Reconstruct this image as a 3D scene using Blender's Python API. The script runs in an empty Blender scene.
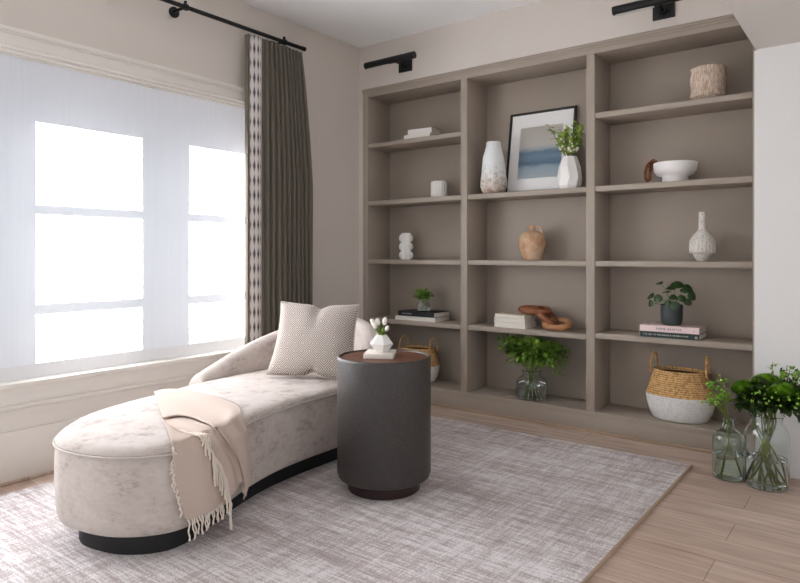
import bpy, bmesh, math, random
from mathutils import Vector, Matrix, noise
C = bpy.context.scene
COL = C.collection
PI = math.pi
random.seed(7)

# ---------------------------------------------------------------- materials
def lin(c):
    c = c / 255.0
    return c / 12.92 if c <= 0.04045 else ((c + 0.055) / 1.055) ** 2.4
def rgb(r, g, b): return (lin(r), lin(g), lin(b), 1)

class NT:
    def __init__(s, m): s.t = m.node_tree; s.n = s.t.nodes; s.l = s.t.links
    def new(s, typ, **kw):
        n = s.n.new(typ)
        for k, v in kw.items(): setattr(n, k, v)
        return n
    def link(s, a, b): s.l.new(a, b)
    def coords(s, scale=(1, 1, 1), rot=(0, 0, 0), kind='Object'):
        c = s.new('ShaderNodeTexCoord'); m = s.new('ShaderNodeMapping')
        m.inputs['Scale'].default_value = scale; m.inputs['Rotation'].default_value = rot
        s.link(c.outputs[kind], m.inputs['Vector']); return m.outputs['Vector']
    def noise(s, vec, scale, detail=3, rough=.55):
        n = s.new('ShaderNodeTexNoise'); n.inputs['Scale'].default_value = scale
        n.inputs['Detail'].default_value = detail; n.inputs['Roughness'].default_value = rough
        s.link(vec, n.inputs['Vector']); return n.outputs['Fac']
    def ramp(s, fac, stops):
        r = s.new('ShaderNodeValToRGB'); e = r.color_ramp.elements
        while len(e) < len(stops): e.new(0.5)
        for el, (p, c) in zip(e, stops): el.position = p; el.color = c
        s.link(fac, r.inputs['Fac']); return r.outputs['Color']
    def math(s, op, a, b=None, c=None):
        m = s.new('ShaderNodeMath', operation=op)
        for i, v in enumerate((a, b, c)):
            if v is None: continue
            if isinstance(v, (int, float)): m.inputs[i].default_value = v
            else: s.link(v, m.inputs[i])
        return m.outputs[0]
    def mix(s, fac, a, b):
        m = s.new('ShaderNodeMix', data_type='RGBA')
        if isinstance(fac, (int, float)): m.inputs[0].default_value = fac
        else: s.link(fac, m.inputs[0])
        for i, v in ((6, a), (7, b)):
            if isinstance(v, tuple): m.inputs[i].default_value = v
            else: s.link(v, m.inputs[i])
        return m.outputs[2]
    def bump(s, h, strength, dist=.01):
        b = s.new('ShaderNodeBump'); b.inputs['Strength'].default_value = strength
        b.inputs['Distance'].default_value = dist
        s.link(h, b.inputs['Height']); s.link(b.outputs['Normal'], s.p.inputs['Normal'])
def mat(name, col=(200, 200, 200), rough=.6, metal=0, spec=.5, var=0, vscale=8, bump=0, bscale=200, sheen=0):
    m = bpy.data.materials.new(name); m.use_nodes = True
    t = NT(m); t.m = m; t.p = t.n['Principled BSDF']
    c = rgb(*col)
    t.p.inputs['Base Color'].default_value = c
    t.p.inputs['Roughness'].default_value = rough; t.p.inputs['Metallic'].default_value = metal
    t.p.inputs['Specular IOR Level'].default_value = spec
    if sheen: t.p.inputs['Sheen Weight'].default_value = sheen; t.p.inputs['Sheen Roughness'].default_value = .4
    if var:
        f = t.noise(t.coords(), vscale, 4)
        d = rgb(*[max(0, x * (1 - var)) for x in col]); l = rgb(*[min(255, x * (1 + var)) for x in col])
        t.link(t.ramp(f, [(.3, d), (.7, l)]), t.p.inputs['Base Color'])
    if bump: t.bump(t.noise(t.coords(), bscale, 2), bump, .004)
    return t
M = {}
def simple(key, *a, **k): M[key] = mat(key, *a, **k).m
simple('wall_paint', (208, 200, 192), .85, spec=.2, bump=.03, bscale=300)
simple('white_paint', (222, 220, 218), .8, spec=.2)
simple('soffit_paint', (222, 217, 212), .85, spec=.2)
simple('ceiling_paint', (240, 240, 240), .9, spec=.2)
simple('trim_paint', (222, 217, 210), .5, spec=.4)
simple('taupe_paint', (161, 149, 137), .55, spec=.35, var=.012, vscale=5)
simple('black_metal', (22, 21, 22), .45, metal=.3)
simple('black_plinth', (16, 16, 18), .6)
simple('lens', (190, 188, 182), .3)
simple('white_ceramic', (232, 229, 226), .35, spec=.5)
simple('matte_white', (226, 222, 217), .7)
simple('paper', (226, 220, 210), .85)
simple('white_cover', (228, 222, 214), .6)
simple('cream_cover', (214, 198, 172), .6)
simple('black_cover', (26, 27, 31), .45)
simple('pink_cover', (226, 202, 200), .55)
simple('green_cover', (30, 48, 44), .5)
simple('ink', (40, 36, 36), .6)
simple('pale_ink', (205, 205, 195), .6)
simple('stone_slab', (226, 217, 208), .6, var=.03, vscale=20)
simple('frame_black', (24, 22, 22), .4)
simple('mat_board', (232, 230, 228), .8)
simple('dark_pot', (52, 58, 58), .55, var=.12, vscale=25, bump=.2, bscale=90)
simple('amber_bead', (112, 62, 30), .35, var=.2, vscale=60)
simple('stem_green', (96, 120, 50), .55, var=.2, vscale=30)
simple('stem_dark', (108, 118, 54), .6, var=.3, vscale=30)
simple('petal_white', (240, 236, 226), .5)
simple('bud_green', (120, 165, 50), .55, var=.25, vscale=60)
simple('piping', (196, 187, 178), .8)
simple('fringe_yarn', (226, 214, 202), .9)
simple('basket_inside', (96, 66, 40), .9, var=.2, vscale=40)
simple('soil', (50, 36, 26), .95)

def leaf_mat(key, dark, light, scale=14):
    t = mat(key, dark, .45, spec=.4)
    f = t.noise(t.coords(), scale, 2)
    t.link(t.ramp(f, [(.35, rgb(*dark)), (.65, rgb(*light))]), t.p.inputs['Base Color'])
    t.p.inputs['Subsurface Weight'].default_value = 0
    M[key] = t.m
leaf_mat('leaf_mid', (60, 98, 30), (138, 174, 66))
leaf_mat('leaf_dark', (22, 38, 16), (54, 76, 28))
leaf_mat('leaf_lime', (122, 156, 56), (186, 202, 106))
leaf_mat('leaf_deep', (24, 44, 24), (52, 78, 36))
leaf_mat('bloom_green', (62, 104, 20), (130, 178, 44), 30)

# velvet upholstery
t = mat('velvet', (206, 197, 188), .8, spec=.15, sheen=.1)
v = t.coords()
a = t.noise(v, 7, 5, .65); b = t.noise(t.coords((1, 1, 2.2)), 26, 4, .7)
f = t.math('ADD', t.math('MULTIPLY', a, .55), t.math('MULTIPLY', b, .45))
t.link(t.ramp(f, [(.36, rgb(160, 147, 140)), (.47, rgb(190, 179, 172)), (.64, rgb(202, 193, 187))]), t.p.inputs['Base Color'])
t.bump(b, .12, .004); M['velvet'] = t.m
# throw blanket
t = mat('wool', (198, 180, 168), .9, spec=.1, sheen=.08)
t.bump(t.noise(t.coords(), 260, 2), .25, .002); M['wool'] = t.m
# dark tweed of the drum table
t = mat('tweed', (70, 66, 63), .42, spec=.6)
n1 = t.noise(t.coords((1, 1, .35)), 330, 2); n2 = t.noise(t.coords((.3, .3, 1.6)), 300, 2)
f = t.math('ADD', t.math('MULTIPLY', n1, .5), t.math('MULTIPLY', n2, .5))
t.link(t.ramp(f, [(.38, rgb(38, 34, 32)), (.62, rgb(68, 62, 59))]), t.p.inputs['Base Color'])
t.bump(f, .35, .003); M['tweed'] = t.m
# curtain cloth
t = mat('curtain_cloth', (104, 98, 88), .9, spec=.1, sheen=.2)
t.bump(t.noise(t.coords((1, 1, .5)), 300, 2), .15, .002); M['curtain_cloth'] = t.m
# curtain band : pale ground with rows of dark diamonds (UV: u across 0..1, v metres)
t = mat('ikat_band', (214, 206, 202), .9, spec=.1)
uv = t.new('ShaderNodeTexCoord'); sep = t.new('ShaderNodeSeparateXYZ'); t.link(uv.outputs['UV'], sep.inputs[0])
du = t.math('PINGPONG', t.math('ADD', t.math('MULTIPLY', sep.outputs[0], 3.4), .3), .5)
dv = t.math('PINGPONG', t.math('MULTIPLY', sep.outputs[1], 10.6), .5)
d = t.math('ADD', t.math('MULTIPLY', du, 1.5), t.math('MULTIPLY', dv, 1.0))          # 0 at diamond edges .. 1.1 in the middle
edge = t.math('MULTIPLY', t.math('LESS_THAN', t.math('ABSOLUTE', t.math('SUBTRACT', sep.outputs[0], .5)), .42), 1)
k = t.math('MULTIPLY', t.ramp(d, [(.58, (0, 0, 0, 1)), (.98, (1, 1, 1, 1))]), edge)
t.link(t.mix(k, rgb(214, 207, 204), rgb(84, 77, 80)), t.p.inputs['Base Color']); M['ikat_band'] = t.m
# woven cushion : concentric diamonds
t = mat('diamond_weave', (190, 180, 172), .9, spec=.1)
c = t.new('ShaderNodeTexCoord'); sep = t.new('ShaderNodeSeparateXYZ'); t.link(c.outputs['Object'], sep.inputs[0])
px = t.math('PINGPONG', sep.outputs[0], .042); pz = t.math('PINGPONG', sep.outputs[2], .042)
d = t.math('ADD', px, pz)
wv = t.math('SINE', t.math('MULTIPLY', d, 2 * PI / .0125))
t.link(t.ramp(t.math('ADD', t.math('MULTIPLY', wv, .5), .5), [(.35, rgb(136, 124, 117)), (.65, rgb(204, 195, 188))]), t.p.inputs['Base Color'])
t.bump(wv, .15, .002); M['diamond_weave'] = t.m
# rug : abraded cross-hatch
t = mat('rug_pile', (190, 182, 179), .95, spec=.05)
v1 = t.noise(t.coords((9, 95, 1)), 1, 3, .6); v2 = t.noise(t.coords((95, 9, 1)), 1, 3, .6)
v3 = t.noise(t.coords((2.0, 26, 1)), 1, 3, .6); v4 = t.noise(t.coords((26, 2.0, 1)), 1, 3, .6)
big = t.noise(t.coords((.8, 2.2, 1)), 1.6, 3); fine = t.noise(t.coords((1, 1, 1)), 150, 2, .7)
f = None
for q, wt in ((v1, .24), (v2, .14), (v3, .17), (v4, .12), (big, .13), (fine, .24)):
    x = t.math('MULTIPLY', q, wt / 1.04); f = x if f is None else t.math('ADD', f, x)
t.link(t.ramp(f, [(.43, rgb(166, 154, 152)), (.49, rgb(192, 183, 182)), (.54, rgb(224, 220, 220)), (.62, rgb(232, 229, 230))]), t.p.inputs['Base Color'])
t.bump(t.math('ADD', f, t.math('MULTIPLY', fine, .5)), .5, .006); M['rug_pile'] = t.m
simple('frame_grey', (134, 137, 142), .6)
simple('rug_edge', (172, 148, 126), .95)
# oak boards along X
t = mat('oak_boards', (160, 138, 122), .5, spec=.3)
br = t.new('ShaderNodeTexBrick'); t.link(t.coords(), br.inputs['Vector'])
for kx, vx in (('Color1', rgb(214, 197, 184)), ('Color2', rgb(200, 180, 166)), ('Mortar', rgb(150, 130, 116))): br.inputs[kx].default_value = vx
for kx, vx in (('Scale', 1), ('Mortar Size', .0016), ('Brick Width', 1.9), ('Row Height', .19), ('Bias', 0)): br.inputs[kx].default_value = vx
g = t.noise(t.coords((2.2, 38, 1)), 1, 5, .6); kn = t.noise(t.coords((1.3, 5, 1)), 2.2, 3)
grain = t.ramp(t.math('ADD', t.math('MULTIPLY', g, .6), t.math('MULTIPLY', kn, .4)), [(.34, rgb(210, 199, 192)), (.62, rgb(255, 252, 250))])
mm = t.new('ShaderNodeMix', data_type='RGBA', blend_type='MULTIPLY'); mm.inputs[0].default_value = 1
t.link(br.outputs['Color'], mm.inputs[6]); t.link(grain, mm.inputs[7]); t.link(mm.outputs[2], t.p.inputs['Base Color'])
M['oak_boards'] = t.m
def wood(key, dark, light, scale=(3, 30, 30), rough=.4):
    t = mat(key, dark, rough)
    g = t.noise(t.coords(scale), 1, 4, .6)
    t.link(t.ramp(g, [(.35, rgb(*dark)), (.65, rgb(*light))]), t.p.inputs['Base Color']); M[key] = t.m
wood('walnut', (86, 50, 34), (124, 78, 54), (4, 40, 4))
wood('dark_base', (26, 9, 9), (42, 15, 14))
wood('ring_wood', (112, 64, 38), (150, 92, 58), (18, 18, 18))
wood('ring_wood_pale', (156, 106, 70), (186, 134, 94), (18, 18, 18))
# baskets
def weave(key, c1, c2):
    t = mat(key, c1, .85, spec=.15)
    wv = t.new('ShaderNodeTexWave', wave_type='BANDS', bands_direction='Z'); wv.inputs['Scale'].default_value = 26
    wv.inputs['Distortion'].default_value = 4.0; wv.inputs['Detail Scale'].default_value = 6
    t.link(t.coords(), wv.inputs['Vector'])
    n = t.noise(t.coords((1, 1, .6)), 75, 3, .6)
    f = t.math('ADD', t.math('MULTIPLY', wv.outputs['Fac'], .22), t.math('MULTIPLY', n, .78))
    t.link(t.ramp(f, [(.32, rgb(*c1)), (.58, rgb(*c2))]), t.p.inputs['Base Color'])
    t.bump(f, .8, .006); M[key] = t.m
weave('seagrass', (150, 108, 64), (222, 180, 126))
weave('white_weave', (222, 219, 216), (242, 240, 238))
# speckled vase : pale glaze over a raw rust foot
t = mat('speckled_glaze', (220, 222, 220), .55)
c = t.new('ShaderNodeTexCoord'); sep = t.new('ShaderNodeSeparateXYZ'); t.link(c.outputs['Object'], sep.inputs[0])
n = t.noise(t.coords(), 38, 5, .7); n2 = t.noise(t.coords(), 95, 3, .7)
hgt = t.math('MULTIPLY', t.math('SUBTRACT', .20, sep.outputs[2]), 1.5)
f = t.math('ADD', t.math('ADD', t.math('MULTIPLY', n, .8), t.math('MULTIPLY', n2, .35)), hgt)
t.link(t.ramp(f, [(.62, rgb(226, 228, 227)), (.78, rgb(196, 186, 176)), (.98, rgb(150, 112, 92))]), t.p.inputs['Base Color'])
t.bump(n2, .5, .004); M['speckled_glaze'] = t.m
# tan jug
t = mat('clay', (190, 152, 120), .75)
n = t.noise(t.coords(), 12, 4)
t.link(t.ramp(n, [(.35, rgb(168, 124, 92)), (.5, rgb(196, 160, 128)), (.65, rgb(206, 178, 150))]), t.p.inputs['Base Color']); M['clay'] = t.m
# chipped pale pot and bottle
t = mat('ribbed_clay', (190, 170, 152), .85)
n = t.noise(t.coords((1, 1, .25)), 110, 3)
t.link(t.ramp(n, [(.35, rgb(170, 142, 120)), (.6, rgb(206, 190, 174))]), t.p.inputs['Base Color']); t.bump(n, .5, .004); M['ribbed_clay'] = t.m
t = mat('lace_clay', (208, 202, 194), .85)
n = t.noise(t.coords((1, 1, .5)), 120, 3)
t.link(t.ramp(n, [(.35, rgb(184, 176, 166)), (.55, rgb(218, 213, 206))]), t.p.inputs['Base Color']); t.bump(n, .6, .004); M['lace_clay'] = t.m
# painted seascape (generic bands), object coords z: 0..1 over the sheet by UV
t = mat('seascape_print', (200, 200, 200), .8, spec=.1)
c = t.new('ShaderNodeTexCoord'); sep = t.new('ShaderNodeSeparateXYZ'); t.link(c.outputs['UV'], sep.inputs[0])
n = t.noise(t.coords((2, 8, 1), kind='UV'), 2.0, 4)
yy = t.math('ADD', sep.outputs[1], t.math('MULTIPLY', t.math('SUBTRACT', n, .5), .12))
t.link(t.ramp(yy, [(0, rgb(206, 214, 218)), (.20, rgb(186, 202, 212)), (.28, rgb(122, 148, 170)), (.40, rgb(146, 170, 188)), (.50, rgb(132, 158, 178)), (.56, rgb(190, 198, 202)), (.62, rgb(216, 213, 208)), (1, rgb(210, 203, 196))]), t.p.inputs['Base Color'])
M['seascape_print'] = t.m
# glass, water, sheer shade
def glass(key, col, ior=1.45, rough=0):
    t = mat(key, col, rough); t.p.inputs['Transmission Weight'].default_value = 1
    t.p.inputs['IOR'].default_value = ior; M[key] = t.m
glass('clear_glass', (250, 253, 252)); glass('green_glass', (234, 247, 241)); glass('water', (250, 253, 251), 1.33)
m = bpy.data.materials.new('window_glass'); m.use_nodes = True; t = NT(m)
t.n.remove(t.n['Principled BSDF']); tr = t.new('ShaderNodeBsdfTransparent'); gl = t.new('ShaderNodeBsdfGlossy'); mx = t.new('ShaderNodeMixShader')
gl.inputs['Roughness'].default_value = .02; mx.inputs[0].default_value = .05
t.link(tr.outputs[0], mx.inputs[1]); t.link(gl.outputs[0], mx.inputs[2]); t.link(mx.outputs[0], t.n['Material Output'].inputs['Surface']); M['window_glass'] = m
def sheer(key, thru, tint):
    m = bpy.data.materials.new(key); m.use_nodes = True; t = NT(m); t.n.remove(t.n['Principled BSDF'])
    v = t.coords((1, 60, 1.4)); n = t.noise(v, 1, 3)
    tr = t.new('ShaderNodeBsdfTransparent'); tl = t.new('ShaderNodeBsdfTranslucent'); df = t.new('ShaderNodeBsdfDiffuse')
    tl.inputs['Color'].default_value = tint; df.inputs['Color'].default_value = tint
    a = t.new('ShaderNodeMixShader'); a.inputs[0].default_value = .32
    t.link(tl.outputs[0], a.inputs[1]); t.link(df.outputs[0], a.inputs[2])
    b = t.new('ShaderNodeMixShader'); t.link(t.math('ADD', t.math('MULTIPLY', n, .08), thru - .04), b.inputs[0])
    t.link(a.outputs[0], b.inputs[1]); t.link(tr.outputs[0], b.inputs[2]); t.link(b.outputs[0], t.n['Material Output'].inputs['Surface']); M[key] = m
sheer('sheer_cloth', .06, rgb(240, 242, 247)); sheer('sheer_hem', .05, rgb(232, 230, 230))

# ---------------------------------------------------------------- geometry helpers
def B(): return bmesh.new()
def obj(name, bm, m, parent=None, smooth=40, loc=None):
    me = bpy.data.meshes.new(name); bm.normal_update(); bm.to_mesh(me); bm.free()
    for mm in (m if isinstance(m, (list, tuple)) else [m]): me.materials.append(M[mm])
    if smooth:
        me.polygons.foreach_set('use_smooth', [True] * len(me.polygons))
        me.set_sharp_from_angle(angle=math.radians(smooth))
    o = bpy.data.objects.new(name, me); COL.objects.link(o)
    if parent: o.parent = parent
    if loc: o.location = loc
    return o
def thing(name, label, cat, loc, rz=0, group=None, rot=None):
    if loc[2] in (.129, .60, .6126, 1.056, 1.5155, 1.966): loc = (loc[0], loc[1], loc[2] + .0008)
    o = bpy.data.objects.new(name, None); COL.objects.link(o); o.empty_display_size = .05
    o.location = loc; o.rotation_euler = rot or (0, 0, rz)
    return tag(o, label, cat, group)
def tag(o, label, cat, group=None):
    o['label'] = label; o['category'] = cat
    if group: o['group'] = group
    return o
def struct(name, bm, m, parent=None, smooth=40):
    o = obj(name, bm, m, parent, smooth)
    if not parent: o['kind'] = 'structure'
    return o
def box(bm, x0, x1, y0, y1, z0, z1, bev=0, mi=0, seg=2, mx=None):
    vs = [bm.verts.new((x, y, z)) for x in (x0, x1) for y in (y0, y1) for z in (z0, z1)]
    fs = [bm.faces.new([vs[i] for i in f]) for f in ((0, 1, 3, 2), (4, 6, 7, 5), (0, 4, 5, 1), (2, 3, 7, 6), (0, 2, 6, 4), (1, 5, 7, 3))]
    for f in fs: f.material_index = mi
    if mx is not None: bmesh.ops.transform(bm, matrix=mx, verts=vs)
    if bev:
        es = list({e for f in fs for e in f.edges})
        bmesh.ops.bevel(bm, geom=es, offset=bev, segments=seg, affect='EDGES', profile=.5)
    return bm
def lathe(bm, prof, seg=48, c=(0, 0, 0), sx=1, sy=1, fn=None, mi=None):
    rings = []
    for i, (r, z) in enumerate(prof):
        if r < 1e-5: rings.append([bm.verts.new((c[0], c[1], c[2] + z))]); continue
        ring = []
        for k in range(seg):
            a = 2 * PI * k / seg; rr = r * (fn(a, z, i) if fn else 1)
            ring.append(bm.verts.new((c[0] + rr * sx * math.cos(a), c[1] + rr * sy * math.sin(a), c[2] + z)))
        rings.append(ring)
    for i in range(len(rings) - 1):
        a, b = rings[i], rings[i + 1]
        for k in range(seg):
            k2 = (k + 1) % seg
            if len(a) == 1 and len(b) == 1: continue
            if len(a) == 1: f = bm.faces.new((a[0], b[k2], b[k]))
            elif len(b) == 1: f = bm.faces.new((a[k], a[k2], b[0]))
            else: f = bm.faces.new((a[k], a[k2], b[k2], b[k]))
            if mi: f.material_index = mi[i]
    return bm
def tube(bm, pts, r, seg=8, closed=False, cap=True):
    pts = [Vector(p) for p in pts]; n = len(pts); rings = []
    rr = r if isinstance(r, (list, tuple)) else [r] * n
    prev = None
    for i, p in enumerate(pts):
        if closed: tg = pts[(i + 1) % n] - pts[i - 1]
        else: tg = pts[min(i + 1, n - 1)] - pts[max(i - 1, 0)]
        tg = tg.normalized() if tg.length > 1e-9 else Vector((0, 0, 1))
        if prev is None:
            u = tg.cross(Vector((0, 0, 1)))
            if u.length < 1e-3: u = tg.cross(Vector((1, 0, 0)))
        else: u = prev - tg * prev.dot(tg)
        if u.length < 1e-6: u = tg.orthogonal()
        u.normalize(); prev = u; w = tg.cross(u)
        rings.append([bm.verts.new(p + (u * math.cos(2 * PI * k / seg) + w * math.sin(2 * PI * k / seg)) * rr[i]) for k in range(seg)])
    for i in range(n if closed else n - 1):
        a, b = rings[i], rings[(i + 1) % n]
        for k in range(seg): bm.faces.new((a[k], a[(k + 1) % seg], b[(k + 1) % seg], b[k]))
    if cap and not closed:
        bm.faces.new(rings[0][::-1]); bm.faces.new(rings[-1])
    return bm
def ball(bm, c, r, sub=2, s=(1, 1, 1)):
    ret = bmesh.ops.create_icosphere(bm, subdivisions=sub, radius=r)
    for v in ret['verts']: v.co = Vector((v.co.x * s[0] + c[0], v.co.y * s[1] + c[1], v.co.z * s[2] + c[2]))
    return bm
def spline(p, n=12, closed=True):
    p = [Vector(q) for q in p]; N = len(p); o = []
    for i in range(N if closed else N - 1):
        g = (lambda k: p[(i + k) % N]) if closed else (lambda k: p[min(max(i + k, 0), N - 1)])
        a, b, c, d = g(-1), g(0), g(1), g(2)
        for j in range(n):
            t = j / n
            o.append(.5 * ((2 * b) + (c - a) * t + (2 * a - 5 * b + 4 * c - d) * t * t + (3 * b - a - 3 * c + d) * t ** 3))
    if not closed: o.append(p[-1].copy())
    return o
def leaf(bm, p, d, up, L, W, fold=.25, curl=.2):
    d = Vector(d).normalized(); s = d.cross(Vector(up))
    if s.length < 1e-3: s = d.orthogonal()
    s.normalize(); n = s.cross(d); p = Vector(p)
    mid = [p, p + d * L * .35 + n * L * .06, p + d * L * .7 + n * L * (.04 - curl * .3), p + d * L + n * L * (-curl)]
    wid = [0, W * .5, W * .42, 0]
    c = [bm.verts.new(q) for q in mid]
    l = [bm.verts.new(mid[i] + s * wid[i] + n * wid[i] * fold) for i in (1, 2)]
    r = [bm.verts.new(mid[i] - s * wid[i] + n * wid[i] * fold) for i in (1, 2)]
    for f in ((c[0], c[1], l[0]), (c[0], r[0], c[1]), (c[1], c[2], l[1], l[0]), (c[1], r[0], r[1], c[2]), (c[2], c[3], l[1]), (c[2], r[1], c[3])): bm.faces.new(f)
def merge(a, b_, mi=1):
    for f in b_.faces: f.material_index = mi
    me = bpy.data.meshes.new('tmp'); b_.to_mesh(me); b_.free(); a.from_mesh(me); bpy.data.meshes.remove(me); return a
def rdir(zmin=-1):
    while True:
        v = Vector((random.uniform(-1, 1), random.uniform(-1, 1), random.uniform(-1, 1)))
        if .1 < v.length < 1 and v.z / v.length >= zmin: return v.normalized()

# ---------------------------------------------------------------- camera
cam = bpy.data.cameras.new('camera'); co = bpy.data.objects.new('camera', cam); COL.objects.link(co); C.camera = co
cam.sensor_width = 36; cam.lens = 637.5 / 800 * 36; cam.shift_y = -(291.5 - 254.59) / 800
co.location = (3.3371, -3.8383, 1.0952); co.rotation_euler = (PI / 2, 0, .6511); cam.clip_start = .05

# ---------------------------------------------------------------- the room
struct('floor', box(B(), -.45, 5.6, -6, .4, -.1, 0), 'oak_boards')
struct('ceiling', box(B(), -.45, 5.6, -6, .4, 2.74, 2.86), 'ceiling_paint')
WY0, WY1, WZ0, WZ1 = -4.4, -.96, .475, 2.075          # window opening
bm = B(); box(bm, -.38, 0, -6, WY0, 0, 2.74); box(bm, -.38, 0, WY1, .4, 0, 2.74)
box(bm, -.38, 0, WY0, WY1, 0, WZ0); box(bm, -.38, 0, WY0, WY1, WZ1, 2.74)
struct('wall_left', bm, 'wall_paint', smooth=0)
bm = B(); box(bm, 0, .043, 0, .4, 0, 2.74); box(bm, .043, 2.83, 0, .4, 2.39, 2.74); box(bm, .043, 2.83, .30, .4, 0, 2.39); box(bm, 2.83, 5.6, 0, .4, 0, 2.74)
struct('wall_back', bm, 'wall_paint', smooth=0)
bm = B(); box(bm, 2.806, 5.6, -.19, 0, 0, 2.13)
bmesh.ops.bevel(bm, geom=[e for e in bm.edges if all(v.co.x < 2.81 and v.co.y < -.18 for v in e.verts)], offset=.018, segments=4, affect='EDGES')
struct('wall_right', bm, 'white_paint')
bm = B(); box(bm, 2.812, 5.6, -6, 0, 2.13, 2.74, .006)
struct('ceiling_soffit', bm, 'soffit_paint')
struct('baseboard_left', box(B(), 0, .018, -6, -.004, 0, .25, .004), 'trim_paint')
struct('trim_2', box(B(), .018, .028, -6, -.02, 0, .018, .004), 'oak_boards')
struct('trim_1', box(B(), .0, .012, -6, WY1 + .1, .25, .352, .002), 'trim_paint')

# window: casing, sill, frame, panes, sheer shade
win = bpy.data.objects.new('window_1', None); COL.objects.link(win); win['kind'] = 'structure'; win.location = (0, -2.6, WZ0)
wl = lambda bm: (bmesh.ops.translate(bm, verts=bm.verts, vec=(0, 2.6, -WZ0)), bm)[1]
bm = B()
box(bm, 0, .022, WY0 - .1, WY1 + .1, 2.085, 2.160, .003)
box(bm, 0, .04, WY0 - .12, WY1 + .12, 2.158, 2.178, .004); box(bm, 0, .03, WY0 - .11, WY1 + .11, 2.148, 2.16, .004)
box(bm, 0, .03, WY0 - .1, WY1 + .1, 2.082, 2.098, .004); box(bm, -.03, .012, WY0, WY1, 2.066, 2.084, .003)
box(bm, 0, .022, WY1 - .01, WY1 + .1, WZ0, 2.075, .003)
struct('window_casing', wl(bm), 'trim_paint', win)
bm = B(); box(bm, -.10, .035, WY0 - .12, WY1 + .12, .455, .481, .006); box(bm, 0, .018, WY0 - .1, WY1 + .1, .372, .456, .003); box(bm, 0, .028, WY0 - .1, WY1 + .1, .352, .376, .006)
struct('window_sill', wl(bm), 'trim_paint', win)
FX0, FX1 = -.36, -.31                                  # depth of the joinery
panes = []; y = -1.0
bm = B()
P0, PW, G = -2.412, .572, .306                            # pane left edge, pane width, pier width (as seen behind the shade)
pl = [P0 + i * (PW + G) for i in (-2, -1, 0, 1)]
edges = [WY0]
for a in pl: edges += [a, min(a + PW, WY1 - .03)]
edges += [WY1]
ZB, ZT_ = .585, 1.790
for i in range(0, len(edges) - 1, 2):
    if edges[i + 1] > edges[i]: box(bm, FX0, FX1, edges[i], edges[i + 1], WZ0, WZ1, .003)
for a in pl:
    b_ = min(a + PW, WY1 - .03)
    box(bm, FX0, FX1, a, b_, WZ0, ZB, .003); box(bm, FX0, FX1, a, b_, ZT_, WZ1, .003)
    box(bm, FX0 + .01, FX1 - .01, a, b_, 1.330, 1.376, .003); box(bm, FX0 + .01, FX1 - .01, a, b_, .828, .878, .003)
    panes.append((a, b_))
struct('window_frame', wl(bm), 'frame_grey', win)
for a, b_ in panes:
    struct('window_pane', wl(box(B(), -.338, -.334, a, b_, ZB, ZT_)), 'window_glass', win, 0)

sh = thing('window_shade', 'white sheer flat shade drawn down over the window', 'shade', (-.028, -2.6, .482))
def sheet(y0, y1, z0, z1, ny, nz, amp):
    bm = B(); g = [[bm.verts.new((amp * noise.noise(Vector((i * .11, j * .23, 3.3))), y0 + (y1 - y0) * i / ny, z0 + (z1 - z0) * j / nz)) for j in range(nz + 1)] for i in range(ny + 1)]
    for i in range(ny):
        for j in range(nz): bm.faces.new((g[i][j], g[i + 1][j], g[i + 1][j + 1], g[i][j + 1]))
    return bm
obj('sheer_panel', sheet(WY0 + .02 + 2.6, WY1 - .01 + 2.6, .068, 1.588, 60, 20, .008), 'sheer_cloth', sh)
obj('hem_band', sheet(WY0 + .02 + 2.6, WY1 - .01 + 2.6, .004, .068, 60, 2, .006), 'sheer_hem', sh)
obj('head_rail', box(B(), -.025, .012, WY0 + .01 + 2.6, WY1 - .005 + 2.6, 1.574, 1.592, .003), 'trim_paint', sh)

# curtain rod and curtain
rz = 2.525
rod = thing('curtain_rod', 'slim black metal curtain rod on round wall mounts above the window', 'curtain rod', (0, -2.4, rz))
obj('pole', tube(B(), [(.12, -2.6, 0), (.12, 1.672, 0)], .013, 14), 'black_metal', rod)
obj('finial', tube(B(), [(.12, 1.667, 0), (.12, 1.692, 0)], .015, 14), 'black_metal', rod)
for yb in (.74, 1.50, -1.6):
    bm = B(); tube(bm, [(0, yb, -.004), (.012, yb, -.004)], .032, 20); tube(bm, [(.005, yb, 0), (.125, yb, 0)], .009, 10)
    tube(bm, [(.12, yb - .011, 0), (.12, yb + .011, 0)], .02, 14); tube(bm, [(.12, yb, .0), (.12, yb, .034)], .009, 10)
    obj('bracket', bm, 'black_metal', rod)
cur = thing('curtain', 'dark grey pleated curtain with patterned leading edge beside the window', 'curtain', (.1, -.92, .015))
def cur_x(u, zf):                                       # u 0..1 across, zf 0 bottom .. 1 top
    ph = u * 2 * PI * 10.5 + .5 * math.sin(u * 9)
    amp = (.026 - .006 * zf) * min(1, u / .12) * (1 if zf < .93 else 1 - .45 * (zf - .93) / .07)
    return amp * (math.sin(ph) + .25 * math.sin(2 * ph + 1 + zf * .6) + .12 * math.sin(zf * 5 + u * 17)) + .01 * math.sin(u * 5)
def cur_y(u, zf):
    y0 = -1.085; y1 = -.612 - .10 * max(0, (zf - .62) / .38) ** 1.3
    return y0 + (y1 - y0) * u
NU, NZ, HC = 150, 40, 2.49
bm = B(); g = []
for i in range(NU + 1):
    u = i / NU; col = []
    for j in range(NZ + 1):
        zf = j / NZ; col.append(bm.verts.new((cur_x(u, zf), cur_y(u, zf) + .92, zf * HC)))
    g.append(col)
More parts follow.
